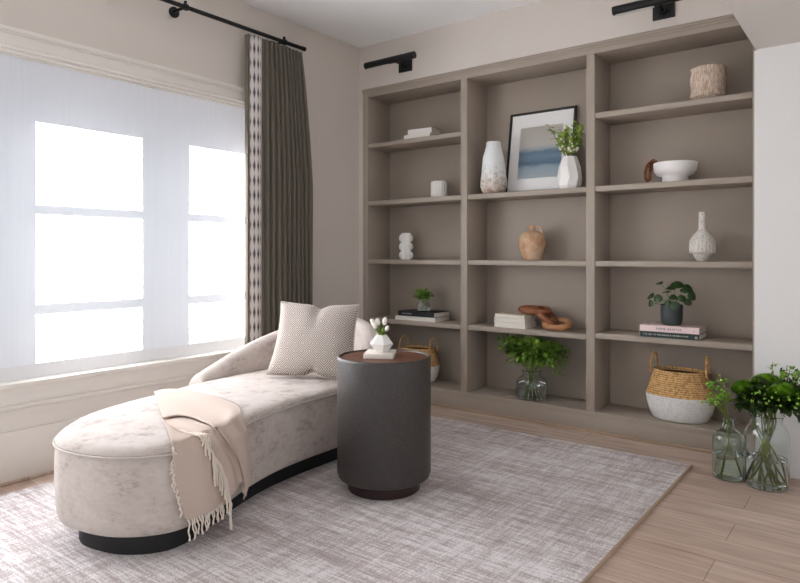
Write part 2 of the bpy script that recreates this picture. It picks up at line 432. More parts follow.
# returned selvedge on the left, before the band
for i in range(NU):
    for j in range(NZ): bm.faces.new((g[i][j], g[i + 1][j], g[i + 1][j + 1], g[i][j + 1]))
o = obj('pleated_cloth', bm, 'curtain_cloth', cur, 60)
md = o.modifiers.new('thickness', 'SOLIDIFY'); md.thickness = .003; md.offset = 0
bm = B(); uvl = bm.loops.layers.uv.new('UVMap'); g = []
BW = 10
for i in range(BW + 1):
    u = i / BW
    # band faces the room, turning slightly
    g.append([(bm.verts.new((.002 + .012 * math.sin(u * PI) - .012 * (1 - u), -1.178 + .095 * u + .92, j / NZ * HC)), u, j / NZ * HC) for j in range(NZ + 1)])
for i in range(BW):
    for j in range(NZ):
        q = (g[i][j], g[i + 1][j], g[i + 1][j + 1], g[i][j + 1]); f = bm.faces.new([a[0] for a in q])
        for lp, a in zip(f.loops, q): lp[uvl].uv = (a[1], a[2])
o = obj('patterned_band', bm, 'ikat_band', cur, 60)
md = o.modifiers.new('thickness', 'SOLIDIFY'); md.thickness = .003; md.offset = 1
obj('selvedge', box(B(), -.03, .004, -1.195 + .92, -1.178 + .92, 0, HC, .004), 'curtain_cloth', cur)

# ---------------------------------------------------------------- bookcase
X0, BWD, MU, DEP = .0913, .8582, .0535, .282
bc = thing('built_in_bookcase', 'taupe built-in bookcase of three open bays across the back wall', 'bookcase', (.045, 0, 0))
L_ = lambda bm: (bmesh.ops.translate(bm, verts=bm.verts, vec=(-.045, 0, 0)), bm)[1]
XR = X0 + 3 * BWD + 2 * MU
def bpart(n, *boxes, bev=.002, m='taupe_paint'):
    bm = B()
    for b_ in boxes: box(bm, *b_, bev)
    return obj(n, L_(bm), m, bc)
bpart('back_panel', (.045, XR + .04, DEP, .298, .0, 2.38))
bpart('side_panel', (.045, X0, 0, DEP, 0, 2.385)); bpart('side_panel', (XR, XR + .045, 0, DEP, 0, 2.385))
bays = [X0 + i * (BWD + MU) for i in range(3)]
for i in (0, 1):
    x = bays[i] + BWD; bpart('divider', (x, x + MU, 0, DEP, .129, 2.331))
bpart('top_rail', (X0, XR, .0, DEP, 2.331, 2.385))
bm = B(); box(bm, .043, XR + .04, -.012, .02, 2.378, 2.397, .003); box(bm, .043, XR + .04, -.006, .02, 2.362, 2.38, .003)
obj('crown_moulding', L_(bm), 'taupe_paint', bc)
bpart('bottom_board', (X0, XR, 0, DEP, .095, .129)); bpart('base_rail', (X0, XR, .0, .02, .0, .096))
SZ = {0: (1.966, 1.5155, 1.056, .60), 1: (1.5155, 1.056, .60), 2: (1.966, 1.5155, 1.056, .6126)}
for i in range(3):
    for z in SZ[i]: bpart('shelf', (bays[i] + .002, bays[i] + BWD - .002, .006, DEP, z - .033, z))
bm = B(); box(bm, .02, 2.80, -.016, -.001, 0, .018, .006)
struct('baseboard_back', bm, 'rug_edge')
# picture lights
def picture_light(x, z, label):
    p = thing('picture_light', label, 'picture light', (x, 0, z), 0, 'black picture lights above the bookcase')
    obj('wall_plate', box(B(), -.06, .06, -.014, 0, -.082, .008, .003), 'black_metal', p)
    bm = B(); tube(bm, [(0, -.01, -.04), (0, -.09, -.035), (0, -.15, -.04), (0, -.19, -.045)], .008, 10); tube(bm, [(0, -.012, -.045), (0, -.03, -.045)], .02, 16)
    obj('arm', bm, 'black_metal', p)
    lt_ = obj('lamp_tube', tube(B(), [(-.225, -.2, -.045), (.225, -.2, -.045)], .025, 20), 'black_metal', p)
    obj('lens_strip', box(B(), -.21, .0, -.206, -.19, -.075, -.067, .002), 'lens', lt_)
picture_light(.468, 2.550, 'black tubular picture light above the left bay, nearest the curtain')
picture_light(2.322, 2.532, 'black tubular picture light above the right bay, beside the lowered ceiling')

# ---------------------------------------------------------------- rug
bm = box(B(), .172, 2.54, -5.4, -.31, .0, .014, .003)
for f in bm.faces:
    if f.normal.z < .5: f.material_index = 1
tag(obj('area_rug', bm, ['rug_pile', 'rug_edge'], None, 0), 'large pale grey and mauve abraded rug under the chaise and drum table', 'rug')
obj('binding', box(B(), 2.534, 2.545, -5.4, -.309, 0, .0142, .003), 'rug_edge', bpy.data.objects['area_rug'])
RZ = .0148

# ---------------------------------------------------------------- chaise
OUT = [(.92, -2.745), (1.03, -2.745), (1.17, -2.705), (1.275, -2.625), (1.335, -2.52), (1.335, -2.41), (1.295, -2.28), (1.215, -2.09), (1.15, -1.87), (1.125, -1.65), (1.12, -1.45), (1.11, -1.25), (1.04, -1.07), (.9, -.97), (.74, -.94), (.58, -.96), (.45, -1.06), (.40, -1.25), (.395, -1.5), (.42, -1.8), (.49, -2.07), (.535, -2.28), (.60, -2.46), (.70, -2.6), (.81, -2.7)]
SO = spline([(x, y, 0) for x, y in OUT], 8)
NS = len(SO)
def onrm(i):
    tg = (SO[(i + 1) % NS] - SO[i - 1]).normalized(); return Vector((tg.y, -tg.x, 0))
SN = [onrm(i) for i in range(NS)]
def loft(bm, prof, cap_top=True, cap_bot=True, fn=None):
    rings = [[bm.verts.new((SO[i] - SN[i] * ins) + Vector((0, 0, z))) for i in range(NS)] for ins, z in prof]
    for a, b_ in zip(rings, rings[1:]):
        for i in range(NS): bm.faces.new((a[i], a[(i + 1) % NS], b_[(i + 1) % NS], b_[i]))
    if cap_top: bmesh.ops.triangulate(bm, faces=[bm.faces.new(rings[-1])])
    if cap_bot: bmesh.ops.triangulate(bm, faces=[bm.faces.new(rings[0][::-1])])
    return bm
ch = thing('chaise_lounge', 'curved pale velvet chaise lounge with low wraparound back under the window', 'chaise', (.86, -1.9, RZ))
T_ = lambda bm: (bmesh.ops.translate(bm, verts=bm.verts, vec=(-.86, 1.9, -RZ)), bm)[1]
obj('seat_body', T_(loft(B(), [(.07, .098), (.034, .100), (.016, .112), (.008, .14), (.001, .25), (.003, .34), (.007, .385), (.008, .388)])), 'velvet', ch, 50)
obj('seat_cushion', T_(loft(B(), [(.008, .388), (.004, .394), (.008, .404), (.018, .413), (.045, .419), (.09, .422), (.14, .424)])), 'velvet', ch, 50)
obj('piping', T_(tube(B(), [SO[i] + SN[i] * .0 + Vector((0, 0, .389)) for i in range(NS)], .0042, 8, True)), 'piping', ch, 60)
obj('plinth', T_(loft(B(), [(.085, RZ), (.085, .10)])), 'black_plinth', ch, 30)
BK = [(.412, -1.800, .40), (.408, -1.785, .438), (.394, -1.735, .460), (.372, -1.62, .494), (.36, -1.46, .546), (.362, -1.30, .592), (.385, -1.15, .635), (.45, -1.02, .685), (.56, -.945, .708), (.70, -.925, .712), (.83, -.945, .695), (.945, -1.0, .652), (1.03, -1.07, .565), (1.085, -1.15, .46), (1.105, -1.22, .40)]
BS = spline(BK, 8, False); NB = len(BS); bm = B(); rings = []
for i, p in enumerate(BS):
    tg = BS[min(i + 1, NB - 1)] - BS[max(i - 1, 0)]; tg.z = 0; tg.normalize(); n = Vector((tg.y, -tg.x, 0))   # n points outwards? path runs clockwise
    u = i / (NB - 1); th = .05 * min(1, .6 + 8 * min(u, 1 - u)); zt = p.z; r = min(th, max(.01, (zt - .36) * .5))
    base = Vector((p.x, p.y, 0)); ring = []
    zb = .16
    for off, z in [(th * .9, zb), (th, .25), (th, zt - r)] + [(th * math.cos(a), zt - r + r * math.sin(a)) for a in [PI * k / 10 for k in range(1, 10)]] + [(-th, zt - r), (-th, .25), (-th * .9, zb)]:
        lean = .0 + .035 * max(0, (z - .42) / .3)
        ring.append(bm.verts.new(base + n * (-off) + n * (-lean) + Vector((0, 0, z))))
    rings.append(ring)
for a, b_ in zip(rings, rings[1:]):
    for k in range(len(a)): bm.faces.new((a[k], a[(k + 1) % len(a)], b_[(k + 1) % len(a)], b_[k]))
bm.faces.new(rings[0][::-1]); bm.faces.new(rings[-1])
bmesh.ops.recalc_face_normals(bm, faces=bm.faces)
obj('backrest', T_(bm), 'velvet', ch, 50)

# cushion
def pillow(w, h, th, n=36):
    bm = B(); gs = []
    for s in (1, -1):
        g = []
        for i in range(n + 1):
            r_ = []
            for j in range(n + 1):
                u = -1 + 2 * i / n; v = -1 + 2 * j / n
                pin = 1 - .095 * (1 - v * v); pin2 = 1 - (.07 if v > 0 else .02) * (1 - u * u)
                x = u * w / 2 * pin; z = v * h / 2 * pin2
                if v > 0: x *= 1
                z -= .022 * math.exp(-((u - .05) / .16) ** 2) * v ** 3
                e = max(0, (1 - abs(u) ** 2.6) * (1 - abs(v) ** 2.6)) ** .5
                y = -s * th / 2 * e
                if v > .2: y *= 1 - .45 * math.exp(-((u - .05) / .13) ** 2) * (v - .2)
                y += .004 * noise.noise(Vector((u * 3, v * 3, s))) * e
                r_.append(bm.verts.new((x * (1 - .05 * v), y, z + h / 2)))
            g.append(r_)
        for i in range(n):
            for j in range(n):
                q = (g[i][j], g[i + 1][j], g[i + 1][j + 1], g[i][j + 1]); bm.faces.new(q if s > 0 else q[::-1])
        gs.append(g)
    g = gs[0]; border = [g[i][0].co.copy() for i in range(n)] + [g[n][j].co.copy() for j in range(n)] + [g[n - i][n].co.copy() for i in range(n)] + [g[0][n - j].co.copy() for j in range(n)]
    bmesh.ops.remove_doubles(bm, verts=bm.verts, dist=1e-5)
    return bm, border
bm, border = pillow(.478, .412, .17)
pw = tag(obj('throw_pillow', bm, 'diamond_weave', None, 60), 'square woven cushion with small diamond pattern leaning on the chaise back', 'cushion')
pw.location = (.872, -1.398, .434); pw.rotation_euler = (math.radians(-19), math.radians(1.5), math.radians(27))
obj('piping', tube(B(), border, .004, 6, True), 'piping', pw, 60)

# throw blanket: three overlapping layers that follow the seat edge
def sdist(p):
    best = min(range(NS), key=lambda i: (SO[i].x - p.x) ** 2 + (SO[i].y - p.y) ** 2)
    d = Vector((p.x, p.y, 0)) - SO[best]; return d.dot(SN[best]), SN[best]
def push(p, off):
    p = Vector(p); s, n = sdist(p)
    if p.z < .385:
        p += n * (off - s)
    else:
        R = .03
        if s > -R:                                       # round over the edge
            a = min(1, (s + R) / (R + .02)); zt = .425 + off * .45
            p.z = min(p.z + off, zt) if s > 0 else zt - .022 * a * a
            if s > off: p += n * (off - s)
        else: p.z = .425 + off * .45
    return p
def curve_at(cv, t):
    n = len(cv) - 1; x = t * n; i = min(int(x), n - 1); return cv[i].lerp(cv[i + 1], x - i)
def layer(bm, ca, cb, off, nu=60, nv=26, wob=.006, bulge=0, seed=0):
    ca = spline([Vector(q) for q in ca], 10, False); cb = spline([Vector(q) for q in cb], 10, False)
    g = []
    for i in range(nu + 1):
        t = i / nu; a = curve_at(ca, t); b_ = curve_at(cb, t); r_ = []
        for j in range(nv + 1):
            s = j / nv
            w = .5 + .5 * math.sin(s * 9 + t * 3 + seed)
            o_ = off + wob * w + bulge * math.exp(-((s) / .12) ** 2)
            r_.append(bm.verts.new(push(a.lerp(b_, s), o_)))
        g.append(r_)
    for i in range(nu):
        for j in range(nv): bm.faces.new((g[i][j], g[i + 1][j], g[i + 1][j + 1], g[i][j + 1]))
    return g
A_hem = [(1.059, -2.398, 0.424), (1.063, -2.334, 0.424), (1.132, -2.32, 0.424), (1.241, -2.333, 0.424), (1.318, -2.343, 0.405), (1.292, -2.273, 0.322), (1.271, -2.223, 0.238), (1.254, -2.185, 0.143)]
A_out = [(.56, -2.13, 0.424), (0.56, -2.04, 0.424), (0.748, -2.007, 0.424), (1.043, -2.034, 0.424), (1.236, -2.150, 0.389), (1.232, -2.132, 0.28), (1.235, -2.138, 0.166), (1.255, -2.185, 0.105)]
M_hem = [(1.035, -2.379, 0.424), (1.059, -2.322, 0.424), (1.141, -2.317, 0.424), (1.312, -2.335, 0.409), (1.28, -2.247, 0.316), (1.25, -2.18, 0.187)]
M_dia = [(1.146, -2.423, 0.424), (1.231, -2.445, 0.424), (1.305, -2.437, 0.415), (1.328, -2.378, 0.358), (1.308, -2.316, 0.263), (1.298, -2.287, 0.16)]
B_l = [(1.046, -2.39, 0.424), (1.251, -2.495, 0.424), (1.335, -2.538, 0.398), (1.335, -2.531, 0.305), (1.339, -2.504, 0.178), (1.341, -2.489, 0.148)]
B_r = [(1.135, -2.341, 0.424), (1.319, -2.411, 0.424), (1.323, -2.361, 0.353), (1.307, -2.313, 0.269), (1.298, -2.287, 0.202), (1.292, -2.273, 0.147)]
bm = B()
gB = layer(bm, B_l, B_r, .010, wob=.010, seed=1)
gM = layer(bm, M_dia, M_hem, .018, nv=16, wob=.010, seed=2.2)
gA = layer(bm, A_hem, A_out, .022, wob=.012, bulge=.010, seed=.3)
diag = [gM[i][0].co.copy() for i in range(13, 61)]; bott = [gB[60][j].co.copy() for j in range(0, 22)]; lefts = [gB[i][0].co.copy() for i in range(24, 46)]
fr = []
def at(lst, t): x = t * (len(lst) - 1); i = min(int(x), len(lst) - 2); return lst[i].lerp(lst[i + 1], x - i)
th = obj('throw_blanket', bm, 'wool', None, 70)
tag(th, 'beige fringed throw blanket draped over the front of the chaise seat', 'blanket')
md = th.modifiers.new('thickness', 'SOLIDIFY'); md.thickness = .004; md.offset = 1
def fringe(line, n, L0, L1, extra, name='fringe'):
    bm = B()
    for k in range(n):
        t = (k + .5) / n; p = at(line, t); s, nr = sdist(p); Ln = (L0 + (L1 - L0) * t) * random.uniform(.88, 1.08)
        j = random.uniform(-.012, .012); tg = Vector((-nr.y, nr.x, 0)); pts = []
        out = max(0, extra + .014 - s); flat = p.z > .395
        for q in range(9):
            f = q / 8; l = Ln * f
            if flat and l < out: pp = p + nr * l + Vector((0, 0, .004))
            else: pp = p + nr * (out if flat else out * min(1, f * 4)) + Vector((0, 0, -(l - (out if flat else 0))))
            pp = pp + tg * (j * f + .003 * math.sin(f * 9 + k)); pts.append(pp)
        tube(bm, pts, [.0042, .0026, .0034, .0026, .0034, .0026, .0034, .0030, .0038], 6)
    obj(name, bm, 'fringe_yarn', th)
fringe(diag, 32, .10, .13, .018); fringe(bott, 16, .075, .055, .006); fringe(lefts, 9, .03, .05, .006)

# ---------------------------------------------------------------- drum side table
dt = thing('drum_side_table', 'round dark grey drum side table with walnut top beside the chaise', 'side table', (1.482, -1.526, RZ))
R = .217
obj('drum_body', lathe(B(), [(0, .056), (.15, .056), (.196, .056), (.211, .064), (R, .08), (R, .60), (R - .001, .608), (R - .004, .612), (R - .012, .612), (R - .015, .608), (R - .0155, .600), (0, .599)], 96), 'tweed', dt)
obj('table_top', lathe(B(), [(0, .599), (R - .018, .599), (R - .017, .604), (R - .019, .606), (0, .606)], 96), 'walnut', dt)
obj('base', lathe(B(), [(0, 0), (.162, 0), (.167, .004), (.167, .056), (0, .057)], 72), 'dark_base', dt)
TZ = RZ + .606
sl = tag(obj('stone_slab', box(B(), -.068, .068, -.075, .075, 0, .022, .002), 'stone_slab'), 'square pale stone slab on the drum table under the faceted vase', 'slab')
sl.location = (1.464, -1.533, TZ); sl.rotation_euler = (0, 0, math.radians(32))
SLZ = TZ + .022
def faceted(bm, rings, seg=6):
    rs = []
    for r, z, ph in rings: rs.append([bm.verts.new((r * math.cos(2 * PI * (k + ph) / seg), r * math.sin(2 * PI * (k + ph) / seg), z)) for k in range(seg)])
    for a, b_, in zip(rs, rs[1:]):
        for k in range(seg):
            bm.faces.new((a[k], a[(k + 1) % seg], b_[(k + 1) % seg], b_[k]))
    bm.faces.new(rs[0][::-1])
    return bm
fv = thing('bud_vase', 'small white faceted vase of white tulips on the stone slab', 'vase', (1.468, -1.527, SLZ), .35)
bm = faceted(B(), [(.03, 0, 0), (.057, .038, 0), (.026, .079, 0), (.020, .079, 0), (.045, .04, 0), (.02, .006, 0)])
obj('vase_body', bm, 'white_ceramic', fv, 12)
bm = B(); bs = B(); bl = B()
for k, (dx, dy, hh, ln) in enumerate([(-.042, -.008, .062, 1), (-.022, .006, .064, 1), (.016, .004, .068, 1), (.034, -.012, .038, .8), (-.03, -.02, .05, .9)]):
    top = Vector((dx, dy, .079 + hh)); tube(bs, [(0, 0, .03), (dx * .3, dy * .3, .085), top - Vector((dx, dy, hh)).normalized() * .02], .0028, 6)
    d = Vector((dx * .6, dy, hh)).normalized(); q = d.to_track_quat('Z', 'Y').to_matrix().to_4x4()
    for pz in range(3):
        b2 = B(); 
        for a in range(1): lathe(b2, [(0.001, -.004), (.008, 0), (.011, .012), (.0095, .024), (.006, .034), (.003, .036), (.006, .02), (0.001, .004)], 9, fn=lambda an, z, i, pz=pz: 1 + .12 * math.cos(3 * an + pz))
        bmesh.ops.transform(b2, matrix=Matrix.Translation(top - d * .02) @ q @ Matrix.Rotation(pz * 2.1, 4, 'Z') @ Matrix.Translation((.002, 0, 0)) @ Matrix.Scale(ln * .9, 4), verts=b2.verts)
        me_ = bpy.data.meshes.new('tmp'); b2.to_mesh(me_); b2.free(); bm.from_mesh(me_); bpy.data.meshes.remove(me_)
for k in range(16):
    d = rdir(.25); leaf(bl, (d.x * .006, d.y * .006, .076), (d.x, d.y, .9), (0, 0, 1), .045, .012)
obj('stems', bs, 'stem_green', fv); obj('tulip_petals', bm, 'petal_white', fv, 60); obj('leaves', bl, 'leaf_lime', fv, 60)

# ---------------------------------------------------------------- books
def book(name, label, w, d, h, loc, rz, cover, group=None, spine=True, text=None, ink='ink'):
    b_ = thing(name, label, 'book', loc, rz, group); c = .0025
    bm = B(); box(bm, -w / 2, w / 2, -d / 2, d / 2, 0, c, .0008); box(bm, -w / 2, w / 2, -d / 2, d / 2, h - c, h, .0008)
    if spine: box(bm, -w / 2, w / 2, -d / 2, -d / 2 + c, c * .5, h - c * .5); y0, y1 = -d / 2 + c, d / 2 - .005
    else: box(bm, -w / 2, w / 2, d / 2 - c, d / 2, c * .5, h - c * .5); y0, y1 = -d / 2 + .005, d / 2 - c
    cv = obj('cover', bm, cover, b_); obj('page_block', box(B(), -w / 2 + .004, w / 2 - .004, y0, y1, c, h - c), 'paper', b_, 0)
    if text:
        for s, tx, size, al in text:
            cu = bpy.data.curves.new('lettering', 'FONT'); cu.body = s; cu.size = size; cu.align_x = 'CENTER'; cu.align_y = 'CENTER'; cu.extrude = .0003
            if al: cu.space_character = al
            o = bpy.data.objects.new('lettering', cu); COL.objects.link(o); me = bpy.data.meshes.new_from_object(o); bpy.data.objects.remove(o)
            o = bpy.data.objects.new('lettering', me); COL.objects.link(o); me.materials.clear(); me.materials.append(M[ink]); o.parent = cv
            o.location = (tx, -d / 2 - .0004, h / 2); o.rotation_euler = (PI / 2, 0, 0)
    return b_
E1 = .0008
g_ = 'white books on the top shelf of the left bay'
book('hardback_book', 'white hardback lying at the bottom of the pair on the top left shelf', .23, .17, .034, (.532, .13, 1.966 + E1), .06, 'white_cover', g_)
book('hardback_book', 'white hardback lying on top of the pair on the top left shelf', .205, .155, .040, (.545, .135, 2.0 + 2 * E1), .10, 'matte_white', g_)
SL = .60
book('hardback_book', 'white-spined book under the black book on the left bay shelf', .355, .22, .030, (.535, .125, SL + E1), .03, 'white_cover', None, text=[('I', .155, .014, None)])
book('hardback_book', 'black hardback lying on the white-spined book under the small green plant', .335, .21, .036, (.545, .128, SL + .030 + 2 * E1), -.02, 'black_cover', None, text=[('PARIS INTERIORS', -.085, .011, 1.1)], ink='pale_ink')
g_ = 'white books beside the wooden links'
book('paperback_book', 'white book at the bottom of the stack beside the wooden links', .235, .17, .036, (1.318, .11, SL + E1), .0, 'white_cover', g_, spine=False)
book('paperback_book', 'thin white book in the middle of the stack beside the wooden links', .232, .165, .028, (1.312, .112, SL + .036 + 2 * E1), .03, 'matte_white', g_, spine=False)
book('paperback_book', 'thin cream book topmost of the stack beside the wooden links', .235, .16, .024, (1.316, .115, SL + .064 + 3 * E1), -.06, 'cream_cover', g_, spine=False)
RZs = .6126
book('hardback_book', 'dark green book with pale lettering under the pink book', .325, .20, .032, (2.345, .115, RZs + E1), .0, 'green_cover', None, text=[('THE ART OF THE HOUSE & HOME', -.045, .0125, 1.05), ('JOHN MILLER', .075, .010, 1), ('o', .146, .03, None)], ink='pale_ink')
book('hardback_book', 'pale pink book lying on the dark green book under the potted plant', .325, .205, .036, (2.343, .117, RZs + .032 + 2 * E1), .01, 'pink_cover', None, text=[('FERME GRAFTER', .0, .017, 1.15), ('v', .135, .016, None)])

# ---------------------------------------------------------------- vases and ornaments
def lump(am, sc, seed):
    return lambda a, z, i: 1 + am * noise.noise(Vector((math.cos(a) * sc, math.sin(a) * sc, z * 14 + seed)))
# ridged cup
cp = lathe(B(), [(0, 0), (.046, 0), (.053, .006), (.056, .02), (.056, .098), (.053, .112), (.047, .114), (.047, .02), (0, .016)], 96, fn=lambda a, z, i: 1 + (.03 * math.cos(18 * a) if 2 < i < 6 else 0))
o = tag(obj('ridged_cup', cp, 'matte_white'), 'small white ridged cup alone on the left bay shelf', 'cup'); o.scale = (1.1, 1.1, 1.1); o.location = (.685, .125, 1.5155 + .0008)
# bobble vase: three pairs of rounded fins around a slim white prism
bb = thing('bobble_vase', 'white vase with three bulging rounded rings on the left bay shelf', 'vase', (.372, .13, 1.056), .42)
obj('vase_core', faceted(B(), [(.036, 0, .5), (.036, .206, .5), (.028, .206, .5), (.028, .02, .5)], 6), 'white_ceramic', bb, 20)
for k in range(3):
    bm = B(); zc = .034 + .066 * k
    lathe(bm, [(.020, zc - .033)] + [(.030 + .028 * math.cos(a), zc + .032 * math.sin(a)) for a in [(-PI / 2 + PI * q / 10) for q in range(1, 10)]] + [(.020, zc + .033)], 32, sx=1, sy=.42)
    obj('rounded_ring', bm, 'matte_white', bb)
# speckled vase
o = tag(obj('organic_vase', lathe(B(), [(0, 0), (.058, 0), (.078, .014), (.090, .05), (.091, .09), (.085, .15), (.080, .20), (.074, .25), (.060, .30), (.050, .335), (.047, .357), (.040, .357), (.043, .33), (.065, .25), (.078, .1), (0, .012)], 64, fn=lump(.10, 1.6, 2)), 'speckled_glaze'), 'tall pale speckled vase with rusty foot left of the framed picture', 'vase')
o.location = (1.176, .066, 1.5155 + .0008)
# framed picture, leaning on the back panel
fw_, fh_ = .488, .578
fp = thing('framed_picture', 'black framed seascape print with wide white mat leaning on the middle shelf', 'picture', (1.452, .166, 1.521), rot=(math.radians(-9), 0, 0))
bm = B()
for b_ in ((-fw_ / 2, -fw_ / 2 + .015, 0, .022, 0, fh_), (fw_ / 2 - .015, fw_ / 2, 0, .022, 0, fh_), (-fw_ / 2 + .015, fw_ / 2 - .015, 0, .022, 0, .015), (-fw_ / 2 + .015, fw_ / 2 - .015, 0, .022, fh_ - .015, fh_)): box(bm, *b_, .0015)
obj('frame', bm, 'frame_black', fp)
mb_ = obj('mat_board', box(B(), -fw_ / 2 + .011, fw_ / 2 - .011, .010, .018, .011, fh_ - .011), 'mat_board', fp, 0)
bm = B(); uvl = bm.loops.layers.uv.new('UVMap'); x0, x1, z0, z1 = -.158, .158, .10, .468
f = bm.faces.new([bm.verts.new(p) for p in ((x0, .0085, z0), (x1, .0085, z0), (x1, .0085, z1), (x0, .0085, z1))])
for lp, q in zip(f.loops, ((0, 0), (1, 0), (1, 1), (0, 1))): lp[uvl].uv = q
bmesh.ops.solidify(bm, geom=bm.faces[:], thickness=-.001)
obj('seascape_print', bm, 'seascape_print', mb_, 0)
# faceted tall vase with greenery
gv = thing('faceted_vase', 'white faceted vase of leafy sprigs in front of the framed picture', 'vase', (1.725, .07, 1.5155), .2)
obj('vase_body', faceted(B(), [(.060, 0, 0), (.074, .02, 0), (.078, .07, .25), (.070, .14, .0), (.048, .205, 0), (.042, .205, 0), (.06, .13, 0), (.06, .02, 0)], 8), 'white_ceramic', gv, 12)
bs = B(); bl = B(); bf = B()
for k in range(20):
    a = random.uniform(0, 2 * PI); rr = random.uniform(.03, .115); hh = random.uniform(.06, .19)
    if k == 0: a, rr, hh = PI + .1, .125, .20
    if k == 1: a, rr, hh = .3, .04, .21
    tip = Vector((rr * math.cos(a), rr * .8 * math.sin(a), .205 + hh)); pts = spline([(0, 0, .1), (tip.x * .2, tip.y * .2, .215), (tip.x * .65, tip.y * .65, .21 + hh * .55), tip], 4, False)
    tube(bs, pts, .002, 5)
    for q in range(38):
        t_ = random.uniform(.35, 1); p = at(pts, t_); d = rdir(-.3); leaf(bl, p, d + Vector((0, 0, .3)), (0, 0, 1), random.uniform(.026, .042), .021)
    for q in range(8):
        if hh < .16: ball(bf, at(pts, random.uniform(.5, .9)) + rdir() * .012, random.uniform(.006, .010), 1)
obj('stems', bs, 'stem_green', gv); obj('leaves', bl, 'leaf_lime', gv, 60); obj('white_blossoms', bf, 'petal_white', gv)
# clay jug
jg = thing('clay_jug', 'round tan clay jug with one small loop handle on the middle shelf', 'jug', (1.442, .12, 1.056))
obj('jug_body', lathe(B(), [(0, 0), (.056, 0), (.064, .01), (.080, .06), (.091, .105), (.090, .14), (.076, .175), (.046, .196), (.024, .202), (.019, .21), (.021, .219), (.025, .224), (.025, .232), (.015, .232), (.013, .205), (0, .19)], 56), 'clay', jg)
obj('handle', tube(B(), spline([(.016, 0, .222), (.045, 0, .226), (.066, 0, .21), (.068, 0, .182), (.060, 0, .172)], 6, False), .0065, 10), 'clay', jg)
# textured pot: bands of little ribs
def ribs(a, z, i):
    return 1 + .028 * (abs(math.sin(a * 26 + (1.57 if int(z / .046) % 2 else 0))) - .4)
prof = [(0, 0), (.070, 0), (.080, .006), (.092, .022)] + [(.097 + .003 * math.sin(z * 60), z) for z in [.03 + .006 * k for k in range(28)]] + [(.098, .2), (.088, .2), (.086, .03), (0, .02)]
o = tag(obj('ribbed_pot', lathe(B(), prof, 130, fn=lambda a, z, i: ribs(a, z, i) if 3 < i < 33 else 1), 'ribbed_clay'), 'chunky beige ribbed pot on the top shelf of the right bay', 'pot')
o.scale = (.93, .93, .95); o.location = (2.53, .125, 1.966 + .0008)
# footed bowl
o = tag(obj('footed_bowl', lathe(B(), [(0, 0), (.068, 0), (.071, .004), (.071, .034), (.074, .038), (.100, .046), (.116, .07), (.120, .10), (.1205, .116), (.115, .118), (.112, .09), (.09, .055), (0, .048)], 64), 'white_ceramic'), 'white footed bowl on the right bay shelf with brown beads over its rim', 'bowl')
o.location = (2.353, .12, 1.5155 + .0008)
# bead strand hung over the bowl's rim
pts = spline([(-.100, -.03, .120), (-.122, -.034, .136), (-.148, -.04, .108), (-.158, -.045, .06), (-.152, -.045, .022), (-.138, -.035, .024), (-.132, -.02, .06), (-.142, -.005, .10), (-.124, .004, .134), (-.100, .01, .12), (-.085, -.005, .10), (-.086, -.02, .108), (-.100, -.012, .128), (-.122, -.014, .142), (-.150, -.018, .11), (-.164, -.02, .07), (-.160, -.018, .034), (-.146, -.012, .03), (-.140, .0, .07), (-.136, .016, .11), (-.122, .022, .134), (-.10, .02, .122), (-.086, -.0, .115), (-.084, -.03, .108)], 5, True)
ln = [0]
for i in range(len(pts)): ln.append(ln[-1] + (pts[(i + 1) % len(pts)] - pts[i]).length)
NBD = int(ln[-1] / .0165)
bd = thing('bead_strand', 'brown wooden bead strand hanging over the left rim of the footed bowl', 'beads', (2.353, .12, 1.5155))
obj('cord', tube(B(), pts, .0018, 5, True), 'soil', bd)
bproto = None
for k in range(NBD):
    d = ln[-1] * k / NBD; i = max(j for j in range(len(pts)) if ln[j] <= d); p = pts[i].lerp(pts[(i + 1) % len(pts)], (d - ln[i]) / max(1e-6, ln[i + 1] - ln[i]))
    if bproto is None: bproto = o = obj('bead', ball(B(), (0, 0, 0), .0095, 2), 'amber_bead', bd)
    else: o = bproto.copy(); COL.objects.link(o); o.parent = bd
    o.location = p
# bottle vase with lacy skirt
bv = tag(obj('bottle_vase', lathe(B(), [(0, 0), (.030, 0), (.034, .006), (.050, .03), (.057, .044), (.066, .046), (.073, .050), (.074, .085), (.072, .115), (.058, .145), (.036, .168), (.026, .18), (.023, .2), (.021, .283), (.016, .283), (.016, .2), (.05, .13), (0, .03)], 90, fn=lambda a, z, i: 1 + (.03 * math.cos(22 * a) * (1 if .045 < z < .13 else .4) if .02 < z < .17 else 0)), 'lace_clay'), 'pale textured bottle vase with slim neck on the right bay shelf', 'vase')
bv.scale = (.92, .92, 1); bv.location = (2.499, .13, 1.056 + .0008)
# wooden links
wl_ = thing('wooden_chain_links', 'chain of three interlocked carved wooden rings beside the stacked books', 'ornament', (1.55, .11, SL))
def ring(R1, R2, r, c, e, m):
    mt = Matrix.Translation(c) @ Matrix.Rotation(e[2], 4, 'Z') @ Matrix.Rotation(e[1], 4, 'Y') @ Matrix.Rotation(e[0], 4, 'X')
    obj('wooden_ring', tube(B(), [mt @ Vector((R1 * math.cos(2 * PI * k / 40), R2 * math.sin(2 * PI * k / 40), 0)) for k in range(40)], r, 12, True), m, wl_)
ring(.092, .066, .021, Vector((-.085, .0, .123)), (.08, .05, .1), 'ring_wood')
ring(.076, .054, .021, Vector((.002, .0, .086)), (.10, .66, .0), 'ring_wood')
ring(.080, .072, .021, Vector((.080, -.012, .041)), (.25, 0, .1), 'ring_wood_pale')

